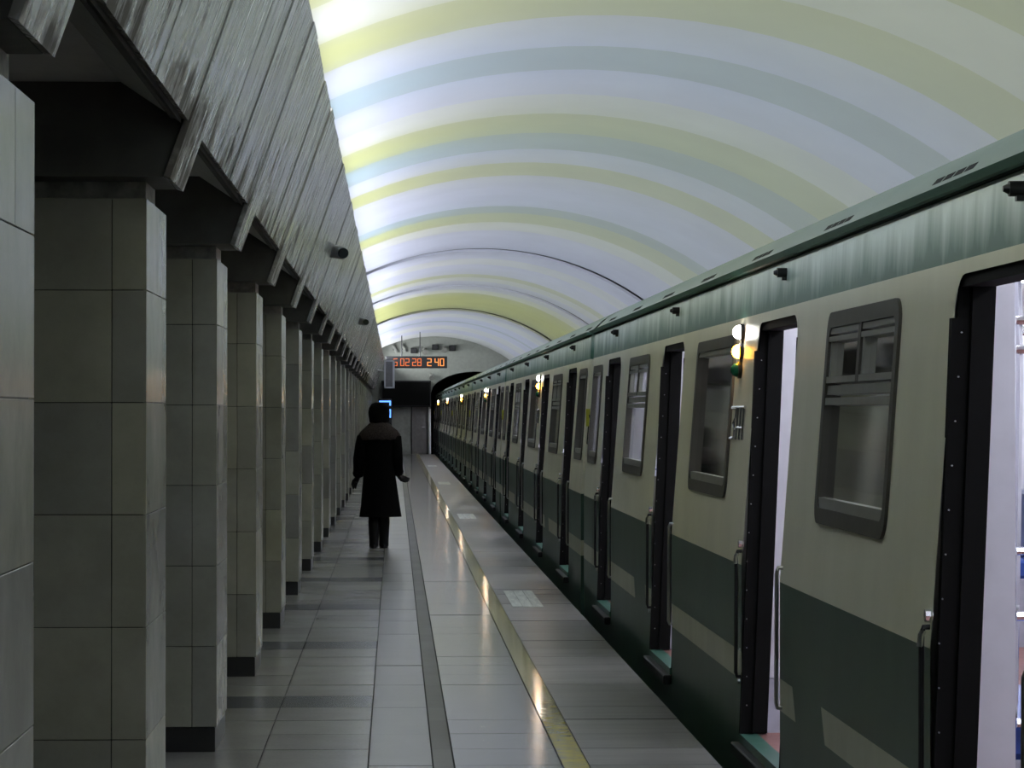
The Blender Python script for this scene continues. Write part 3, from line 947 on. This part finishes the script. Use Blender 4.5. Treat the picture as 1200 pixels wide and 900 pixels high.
EY = Y_END
def on_wall(name, pxa, pya, pxb, pyb, mat, depth, label=None, cat=None, yy=EY):
    xa, zt = at(pxa, pya, yy - depth); xb, zb = at(pxb, pyb, yy - depth)
    return xa, xb, max(zb, 0.0), zt
# staff door and pale panel at the end wall
xa, xb, zb, zt = on_wall('', 481.5, 474, 501.5, 540, None, .06)
d1 = empty('door_1', (xa, EY, 0)); tag(d1, 'grey metal staff door in the end wall', kind='structure')
w = xb - xa
MB().box(.04, w - .04, -.05, 0, .01, zt).build('door_leaf', M['doorgrey'], d1)
MB().box(0, .04, -.07, 0, 0, zt + .04).build('door_jamb', M['blackmetal'], d1)
MB().box(w - .04, w, -.07, 0, 0, zt + .04).build('door_jamb', M['blackmetal'], d1)
MB().tube([(w - .12, -.05, 1.0), (w - .12, -.1, 1.0), (w - .22, -.1, 1.0)], .014, 8).build('door_handle', M['chrome'], d1, smooth=True)
xa, xb, zb, zt = on_wall('', 446, 478, 480.5, 540, None, .06)
pn = MB().box(xa, xb, EY - .08, EY, 0, zt).build('wall_panel', M['panelgrey']); tag(pn, 'pale blank partition panel at the platform end beside the grey door', 'panel')
xa, xb, zb, zt = on_wall('', 447, 446, 505, 477, None, .3)  # black board added and widened to make this stretch of wall dark
dk = empty('dark_area_board', ((xa + xb) / 2, EY - .36, zb)); tag(dk, 'wide black board added for the dark area above the grey staff door and pale panel', 'board')
w = (xb - xa) / 2; h = zt - zb
MB().box(-w, w, 0, .25, 0, h).build('case', M['darkpanel'], dk, bevel=.02)
MB().box(-w + .04, w - .04, -.012, .0, .05, h - .05).build('screen', M['black'], dk)  # plain black face, no display
for sx in (-w * .6, w * .6):
    MB().box(sx - .03, sx + .03, .25, .33, h * .4, h * .6).build('bracket', M['blackmetal'], dk)
xa, xb, zb, zt = on_wall('', 502.6, 479, 504.8, 533, None, .1)
po = MB().box(xa, xb, EY - .12, EY - .05, 0, zt); po = po.build('white_post', M['white'], bevel=.01); tag(po, 'thin white post at the tunnel mouth corner', 'post')
# blue backlit frame behind the woman
BY = 98.0
xa, zt = at(444.5, 469.5, BY); xb, zb = at(458.2, 489.5, BY)
bl = empty('information_terminal', ((xa + xb) / 2, BY, 0)); tag(bl, 'information terminal with a blue lit screen edge beside the pillars', 'terminal')
w = (xb - xa) / 2
MB().box(-w - .03, w + .03, 0, .25, 0, zt + .06).build('cabinet', M['darkpanel'], bl, bevel=.015)
fm = MB(); t = .055
fm.box(-w, w, -.012, 0, zt - t, zt); fm.box(w - t, w, -.012, 0, zb + .42, zt); fm.box(w - t, w, -.012, 0, zb, zb + .3)
fm.build('lit_edge', M['bluescreen'], bl, fix=False)
MB().box(-w + .02, w - t - .02, -.008, 0, zb, zt - t - .02).build('screen', M['black'], bl)
# lamps, pipes and loudspeakers above the clock on the end wall
def fitting(px, py, kind, label, cat):
    x, z = at(px, py, EY)
    r = empty(kind, (x, EY, z)); tag(r, label, cat, 'fittings on the end wall')
    if kind == 'spotlight':
        MB().tube([(0, 0, 0), (0, -.18, .02)], .03, 8).build('bracket', M['blackmetal'], r)
        MB().tube([(0, -.12, .04), (.03, -.42, -.1)], [.06, .1], 12).build('lamp_head', M['cctv'], r, smooth=True)
    elif kind == 'loudspeaker':
        MB().box(-.12, .12, -.2, 0, -.1, .1).build('cabinet', M['blackmetal'], r, bevel=.01)
        MB().tube([(0, -.2, 0), (0, -.215, 0)], .07, 12).build('cone', M['darkpanel'], r)
    else:
        MB().tube([(-.14, -.08, .16), (-.03, -.08, .0), (.0, -.08, -.12)], .065, 10).build('pipe', M['panelgrey'], r, smooth=True)
        MB().box(-.14, .0, -.1, 0, -.02, .04).build('clamp', M['blackmetal'], r)
fitting(465, 410, 'pipe_bend', 'leftmost bent grey pipe above the clock', 'pipe')
fitting(475, 409, 'pipe_bend', 'right one of the two bent grey pipes above the clock', 'pipe')
fitting(485, 411, 'loudspeaker', 'black loudspeaker above the middle of the clock', 'speaker')
fitting(497, 410, 'spotlight', 'grey spotlight over the right half of the clock', 'spotlight')
fitting(510, 407, 'loudspeaker', 'black loudspeaker above the right end of the clock', 'speaker')
fitting(520, 408, 'spotlight', 'grey spotlight right of the clock board end', 'spotlight')
fitting(530, 408, 'loudspeaker', 'rightmost black loudspeaker under the last vault band', 'speaker')
fitting(505, 440, 'spotlight', 'grey spotlight hanging below the clock', 'spotlight')

# ------------------------------------------------------------------ woman walking away
WX, WY = -.185, 32.6
def ell(cx, cy, z, rx, ry, n=20, ph=0.0, wob=0.0):
    return [(cx + rx * math.cos(2 * math.pi * k / n) * (1 + wob * math.cos(5 * 2 * math.pi * k / n + ph)),
             cy + ry * math.sin(2 * math.pi * k / n) * (1 + wob * math.cos(5 * 2 * math.pi * k / n + ph)), z) for k in range(n)]
def skin_obj(name, verts, edges, radii, mat, parent, sub=2):
    me = bpy.data.meshes.new(name); me.from_pydata(verts, edges, []); me.materials.append(mat)
    o = inst(name, me, parent)
    m = o.modifiers.new('skin', 'SKIN'); m.use_smooth_shade = True
    layer = me.skin_vertices[0].data if me.skin_vertices else None
    if layer is None:
        bm = bmesh.new(); bm.from_mesh(me); bm.verts.layers.skin.verify(); bm.to_mesh(me); bm.free()
        layer = me.skin_vertices[0].data
    for i, r in enumerate(radii):
        layer[i].radius = (r, r) if not isinstance(r, tuple) else r
        layer[i].use_root = (i == 0)
    s = o.modifiers.new('sub', 'SUBSURF'); s.levels = 1; s.render_levels = sub
    return o
per = empty('person', (WX, WY, 0))
tag(per, 'person in a long black coat with fur collar walking away along the platform', 'person')
V = []; E = []; Rr = []
def jv(p, r, parent=None):
    V.append(p); Rr.append(r)
    if parent is not None: E.append((parent, len(V) - 1))
    return len(V) - 1
pel = jv((0, 0, .84), (.13, .11))
sp1 = jv((0, 0, 1.02), (.12, .095), pel)
sp2 = jv((0, .01, 1.22), (.14, .10), sp1)
nk = jv((0, .02, 1.38), .055, sp2)
hd0 = jv((0, .03, 1.47), .075, nk)
hd1 = jv((0, .035, 1.56), .09, hd0)
hd2 = jv((0, .03, 1.63), .06, hd1)
def arm(s, el, wr, hand_dir):
    sh = jv((s * .165, .0, 1.29), .055, sp2)
    e = jv(el, .042, sh)
    w_ = jv(wr, .028, e)
    d = Vector(hand_dir).normalized()
    pm = jv(tuple(Vector(wr) + d * .05), (.045, .028), w_)
    side = d.cross(Vector((0, 1, 0))).normalized()
    fwd = Vector((0, 1, 0))
    for k, ln in enumerate((.075, .085, .08, .065)):
        b_ = Vector(wr) + d * .075 + fwd * (.03 - .02 * k) + side * (.026 - .018 * k)
        f1 = jv(tuple(b_), .012, pm)
        f2 = jv(tuple(b_ + d * ln * .55 + side * .008), .011, f1)
        jv(tuple(b_ + d * ln + side * .022), .0095, f2)
    t1 = jv(tuple(Vector(wr) + d * .04 + fwd * .04), .011, pm)
    jv(tuple(Vector(wr) + d * .085 + fwd * .062 + side * .01), .009, t1)
arm(-1, (-.225, -.03, 1.03), (-.235, .05, .83), (-.45, .15, -.7))
arm(1, (.20, -.02, 1.02), (.215, .06, .85), (.62, .2, -.5))
for s, kn, an, to in ((-1, (-.055, .02, .46), (-.06, -.06, .10), (-.065, .05, .03)), (1, (.055, -.02, .46), (.055, .03, .10), (.06, .16, .03))):
    hp = jv((s * .075, 0, .80), .095, pel)
    k_ = jv(kn, .06, hp)
    a_ = jv(an, .04, k_)
    jv(to, .03, a_)
skin_obj('body', V, E, Rr, M['boot'], per)
# coat: torso and skirt, with sleeves
ct = MB()
ct.rings([ell(.01, -.01, .362, .245, .185, 24, .4, .03), ell(.01, 0, .50, .225, .17, 24, .4, .025), ell(.005, 0, .72, .20, .15, 24, .4, .015),
          ell(0, 0, .92, .178, .13, 24), ell(0, 0, 1.05, .175, .125, 24), ell(0, .005, 1.18, .195, .13, 24), ell(0, .01, 1.28, .205, .12, 24),
          ell(0, .015, 1.35, .165, .10, 24), ell(0, .02, 1.40, .09, .08, 24)])
coat = ct.build('coat', M['coat'], per, smooth=True)
for s, el, wr in ((-1, (-.23, -.03, 1.03), (-.24, .045, .845)), (1, (.205, -.02, 1.02), (.22, .055, .865))):
    MB().tube([(s * .13, .01, 1.30), (s * .185, .0, 1.26), ((s * .185 + el[0]) / 2, -.01, 1.15), el, ((el[0] + wr[0]) / 2, .015, (el[2] + wr[2]) / 2), wr],
              [.07, .08, .075, .07, .064, .06], 14).build('sleeve', M['coat'], coat, smooth=True)
    cf = Vector(wr); dd = (Vector(wr) - Vector(el)).normalized()
    MB().tube([cf - dd * .05, cf - dd * .02, cf + dd * .012], [.06, .068, .058], 12).build('fur_cuff', M['hair'], coat, smooth=True)
# fur collar / hood lying on the shoulders
fc = MB()
rng = random.Random(3)
prof = [(1.30, .215, .145), (1.285, .232, .165), (1.31, .24, .17), (1.35, .215, .155), (1.40, .16, .13), (1.44, .115, .11), (1.45, .09, .09)]
rr_ = []
for z, rx, ry in prof:
    rr_.append([(rx * math.cos(2 * math.pi * k / 32) * (1 + rng.uniform(-.03, .03)), .01 + ry * math.sin(2 * math.pi * k / 32) * (1 + rng.uniform(-.03, .03)), z + rng.uniform(-.008, .008) - (.035 if math.sin(2 * math.pi * k / 32) < -.5 and z < 1.33 else 0)) for k in range(32)])
fc.rings(rr_).build('fur_collar', M['fur'], per, smooth=True)
# hat and hair
ht = MB()
rr_ = []
for z, rx, ry in ((1.44, .085, .085), (1.455, .11, .115), (1.52, .122, .128), (1.57, .124, .13), (1.62, .118, .122), (1.665, .09, .095), (1.685, .04, .04)):
    rr_.append([(rx * math.cos(2 * math.pi * k / 28) * (1 + rng.uniform(-.02, .02)), .025 + ry * math.sin(2 * math.pi * k / 28) * (1 + rng.uniform(-.02, .02)), z) for k in range(28)])
ht.rings(rr_).build('fur_hat', M['hair'], per, smooth=True)
for s, kn, an in ((-1, (-.055, .02, .46), (-.06, -.06, .10)), (1, (.055, -.02, .46), (.055, .03, .10))):
    b = MB()
    k = Vector(kn); a = Vector(an)
    b.rings([ell(a.x, a.y + .005, .03, .056, .065, 14), ell(a.x, a.y, .10, .056, .06, 14), ell((a.x * .7 + k.x * .3), (a.y * .7 + k.y * .3), .2, .062, .066, 14), ell((a.x + k.x) / 2, (a.y + k.y) / 2, .29, .068, .07, 14), ell(k.x, k.y, .40, .064, .07, 14)])
    bo = b.build('boot', M['boot'], per, smooth=True)
    f = MB()
    f.rings([[(a.x + .058 * math.cos(t) * (.9 if math.sin(t) > 0 else .75), a.y + .05 + .125 * math.sin(t), z) for t in [2 * math.pi * q / 16 for q in range(16)]] for z in (0.0, .018)])
    f.rings([[(a.x + .056 * sc * math.cos(t), a.y + .05 + .12 * sc * math.sin(t), z) for t in [2 * math.pi * q / 16 for q in range(16)]] for z, sc in ((.018, 1), (.05, .92), (.075, .6))])
    f.build('boot_foot', M['boot'], bo, smooth=True)
